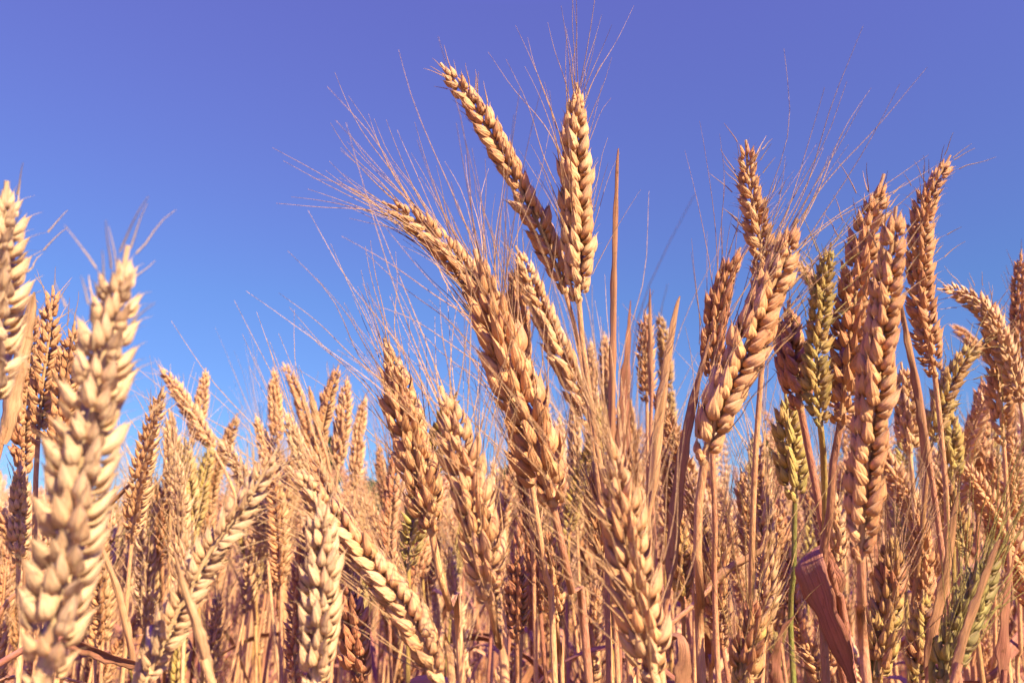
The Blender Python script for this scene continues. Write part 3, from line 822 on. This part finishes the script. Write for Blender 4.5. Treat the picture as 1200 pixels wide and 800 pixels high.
# ------------------------------------------------------------------ the crowd behind: individuals copied from prototypes
CROWD = 'wheat stalks crowding behind the front rows'
def proto(style, lean, seed, h=0.84, bearded_awn=58):
    """A stalk standing at the origin, ear leaning towards +x. Returns dict of part meshes."""
    rng = np.random.default_rng(seed)
    earL = rng.uniform(.072, .092)
    ang = np.linspace(0, 1, 30)
    tip_dir = lean
    pts = [np.array([0, 0, 0]), np.array([.01, .004, h * .35]), np.array([.0, .008, h * .68])]
    z = h - earL * math.cos(tip_dir * .8)
    nb = np.array([.03 * tip_dir, 0, z - .02])
    pts.append(nb)
    c = nb.copy(); q = [c.copy()]
    for i in range(10):
        a = tip_dir * (.3 + .7 * i / 9)
        c = c + np.array([math.sin(a), 0.05 * math.sin(seed), math.cos(a)]) * earL / 9
        q.append(c.copy())
    S = spline(pts, 34)
    sm = MB(); stem_into(sm, S[::-1], 1.0 * mm, 1.7 * mm, 7, node=(.45, .75))
    path = np.array(q)
    lay, P, T = ear_layout(path, nrm([math.cos(seed * 1.7), math.sin(seed * 1.7), 0]), rng.uniform(.88, 1.04), style, rng, 1)
    em = MB(); tube(em, P, np.linspace(1.0, .5, len(P)) * mm, 6)
    for M, k, f in lay:
        em.add(SPK[style, 1][k][0], M)
    out = {'stem': sm.mesh('stem', STEM), 'ear': em.mesh('ear', HUSK), 'beard': None, 'leaf': []}
    if style == 'bearded':
        am = MB(); awns_into(am, lay, style, 1, rng, bearded_awn * mm, .45, lambda f: T[min(59, int(f * 58))], .6, r0=.27 * mm, seg=6)
        out['beard'] = am.mesh('beard', AWN)
    for k in range(rng.integers(3, 5)):
        i = int(34 * rng.uniform(.50, .90)); p = S[i]; a = rng.uniform(0, 6.28); l = rng.uniform(.09, .19); dr = rng.uniform(-.3, 1.3)
        o = np.array([math.cos(a), math.sin(a), 0])
        LP = [p, p + o * l * .18 + [0, 0, l * .28], p + o * l * .45 + [0, 0, l * (.42 - .15 * dr)], p + o * l * .66 + [0, 0, l * (.42 - .62 * dr)], p + o * l * .72 + rng.normal(0, .01, 3) + [0, 0, l * (.5 - 1.05 * dr)]]
        lm = MB(); leaf_into(lm, LP, np.cross(o, [0, 0, 1]), rng.uniform(5, 9) * mm, rng.uniform(-2.2, 2.2), fold=rng.uniform(.1, .6), n=18)
        out['leaf'].append(lm.mesh('leaf', LEAF))
    return out
PROTOS = []
for i, (st, lean) in enumerate([('smooth', .05), ('tipped', .22), ('smooth', .45), ('tipped', .10), ('bearded', .12), ('smooth', .55), ('tipped', .3), ('bearded', .25), ('bearded', .15), ('tipped', .8)]):
    PROTOS.append((proto(st, lean, 300 + i), st, lean))
# what one finds near each place, for the words of the labels
MARKS = [(15, 'the cut off pale ear'), (90, 'the huge pale ear'), (160, 'the dense upright ear'), (225, 'the nodding second row ear'), (290, 'the open husked slanting ear'), (370, 'the pale upright low ear'), (430, 'the plump braided ear'), (500, 'the shaded top bearded ear'), (560, 'the bare collared ear'), (620, 'the broad central ear'), (680, 'the tallest ear\'s stem'), (740, 'the shaggy low ear'), (785, 'the pale pointed blade'), (825, 'the orange stem'), (880, 'the feathery green ear'), (935, 'the olive ear'), (985, 'the tall pointed ear'), (1030, 'the longest ear'), (1090, 'the green grained ear'), (1150, 'the dark olive ear'), (1190, 'the arching ear\'s stem')]
def top_limit(x):
    return np.interp(x, [-60, 60, 150, 260, 300, 420, 450, 540, 600, 700, 800, 850, 910, 1000, 1080, 1130, 1260], [520, 560, 570, 520, 500, 500, 570, 520, 470, 430, 460, 520, 535, 460, 430, 440, 400])
def copy_stalk(pi, loc, rz, sc, tint, label, tilt):
    parts, st, lean = PROTOS[pi]
    root = thing('wheat_stalk', label, 'wheat', loc, CROWD)
    root.rotation_euler = (tilt[0], tilt[1], rz)
    root.scale = (1, 1, sc) if False else (sc, sc, sc)
    mesh_obj('stem', parts['stem'], root, min(1, max(0, tint + random.uniform(.0, .2) if tint < .5 else tint - .05)))
    ear = mesh_obj('ear', parts['ear'], root, tint)
    if parts['beard']:
        mesh_obj('beard', parts['beard'], ear, tint)
    for lm in parts['leaf']:
        mesh_obj('leaf', lm, root, random.choice([.2, .38, .46, .52, .54]))
taken = []
used_labels = {}
count = 0
tries = 0
while count < 226 and tries < 20000:
    tries += 1
    d = math.sqrt(random.uniform(.44 ** 2, .95 ** 2))
    px = random.uniform(-50, 1250)
    if count < 60:
        d = random.uniform(.44, .66)
    if px < 520 and d < .48:
        continue
    yy = d * math.cos(PITCH)
    xx = (px - 600) / FPX * d
    if any((xx - a) ** 2 + (yy - b) ** 2 < .020 ** 2 for a, b in taken):
        continue
    h = min(max(random.gauss(.945 if px > 480 else .90, .03) if random.random() < .70 else random.gauss(.80, .035), .70), 1.02)
    pi = random.randrange(len(PROTOS))
    rz = random.uniform(0, 6.28)
    tl = (random.gauss(0, .05), random.gauss(0, .05))
    lim = top_limit(px + 0)
    top = None
    for _ in range(8):
        tip = np.array([xx + math.sin(tl[1]) * h, yy - math.sin(tl[0]) * h, h])
        qx, qy, qd = to_px(tip)
        if qy >= lim:
            break
        h -= .012
    if h < .62:
        continue
    taken.append((xx, yy))
    count += 1
    r = random.random()
    tint = random.uniform(.08, .20) if r < .25 else random.uniform(.22, .34) if r < .62 else random.uniform(.36, .50) if r < .82 else random.uniform(.58, .80)
    cw = 'pale' if tint < .21 else 'golden' if tint < .35 else 'reddish' if tint < .55 else 'greenish'
    st, lean = PROTOS[pi][1:]
    bw = {'plump': 'plump', 'smooth': 'smooth', 'tipped': 'spiky', 'bearded': 'bearded'}[st]
    lw = 'straight' if lean < .15 else 'tilted' if lean < .5 else 'nodding' if lean < .7 else 'drooping'
    mark = min(MARKS, key=lambda m_: abs(m_[0] - qx))[1]
    dw = 'close behind' if d < .55 else 'further back behind' if d < .85 else 'deep in the crowd behind'
    hw = 'above eye level' if qy < 560 else 'low' if qy > 650 else ''
    label = f'{cw} {lw} {bw} wheat ear {dw} {mark}'
    if label in used_labels and hw:
        label = f'{cw} {lw} {bw} wheat ear {"low " if hw == "low" else "high "}{dw} {mark}'
    used_labels[label] = 1
    copy_stalk(pi, (xx, yy, 0), rz, h / .84, tint, label, tl)

# ------------------------------------------------------------------ the rest of the field as one mass
def field():
    rng = np.random.default_rng(77)
    mb = MB()
    def low_plant(style, lod, seed):
        r = np.random.default_rng(seed)
        b = MB()
        h = .84; eL = r.uniform(.07, .09); a = r.uniform(0, .7)
        S = spline([(0, 0, 0.15 if lod == 2 else 0), (.008, 0, .4), (.0, .006, .62), (.012 * a, 0, h - eL)], 7 if lod == 1 else 4)
        tube(b, S, 1.4 * mm if lod == 1 else 1.8 * mm, 4 if lod == 1 else 3, tint=.20)
        path = [S[-1]]
        for i in range(6):
            aa = a * (.3 + .7 * i / 5); path.append(path[-1] + np.array([math.sin(aa), 0, math.cos(aa)]) * eL / 6)
        lay, P, T = ear_layout(np.array(path), nrm([math.cos(seed), math.sin(seed), 0]), 1.0 if lod == 1 else 1.15, style, r, 2)
        if lod == 1:
            for M, k, f in lay:
                b.add(SPK[style, 2][k][0], M, 0.0)
        else:
            wd = np.array([2, 5.5, 6.5, 6.2, 5, 2]) * mm
            Pp = spline(path, 14); ww = np.interp(np.linspace(0, 1, 14), np.linspace(0, 1, 6), wd) * (1 + .3 * np.where(np.arange(14) % 2, 1, -1))
            tube(b, Pp, ww, 5, tint=0.0)
        for k in range(2):
            p = S[int(len(S) * .6)]; an = r.uniform(0, 6.28); o = np.array([math.cos(an), math.sin(an), 0]); l = r.uniform(.1, .18)
            Q = spline([p, p + o * l * .3 + [0, 0, l * .4], p + o * l * .7 + [0, 0, l * r.uniform(-.4, .5)]], 5)
            sd_ = np.cross(o, [0, 0, 1]) * 4 * mm
            w_ = np.array([.5, 1, 1, .7, .1])[:, None]
            b.grid(np.stack([Q - sd_ * w_, Q + sd_ * w_], 1), closed=False, tint=.28)
        return b.data(), np.concatenate(b.t)
    pr = {1: [low_plant(['smooth', 'tipped', 'bearded'][i % 3], 1, 500 + i) for i in range(8)], 2: [low_plant('smooth', 2, 600 + i) for i in range(8)]}
    def put(x, y, lod):
        h = min(1.0, max(.68, rng.normal(.88, .045)))
        dist = math.hypot(x, y)
        q = to_px((x, max(y, .3), h))
        if y > .3 and -60 < q[0] < 1260:
            lim = top_limit(q[0])
            lim = lim + (585 - lim) * min(1, max(0, (dist - 1.5) / 2.5))
            while q[1] < lim and h > .7:
                h -= .01; q = to_px((x, y, h))
        rz = rng.uniform(0, 6.28); sc = h / .84
        M = trans(x, y, 0) @ rotm('X', rng.normal(0, .06)) @ rotm('Y', rng.normal(0, .06)) @ rotm('Z', rz)
        M[:3, :3] *= sc
        r = rng.random()
        tint = rng.uniform(.08, .2) if r < .25 else rng.uniform(.22, .36) if r < .72 else rng.uniform(.38, .5) if r < .88 else rng.uniform(.58, .75)
        pl, off = pr[lod][rng.integers(8)]
        mb.add(pl, M, np.where(off > 0, np.minimum(tint + off, .54) if tint < .55 else tint - .08, tint))
    tan = 600 / FPX * 1.12
    n = 0
    while n < 2200:
        y = math.sqrt(rng.uniform(.93 ** 2, 2.6 ** 2)); x = rng.uniform(-1, 1) * tan * y
        put(x, y, 1); n += 1
    n = 0
    while n < 3600:
        y = math.sqrt(rng.uniform(2.6 ** 2, 9 ** 2)); x = rng.uniform(-1, 1) * tan * y
        put(x, y, 2); n += 1
    n = 0
    while n < 260:            # the flanks of the camera, outside the frame
        x = rng.uniform(.45, 1.6) * rng.choice([-1, 1]); y = rng.uniform(-.8, 1.4)
        if abs(x) < tan * y + .05 or abs(x) < .4:
            continue
        put(x, y, 1); n += 1
    me = mb.mesh('wheat_field', FIELD)
    o = mesh_obj('wheat_field', me)
    o['kind'] = 'stuff'
    o['label'] = 'mass of ripe wheat stretching away behind the nearer stalks'
    o['category'] = 'wheat field'
field()
for l in LOGS:
    print('EAR', l)
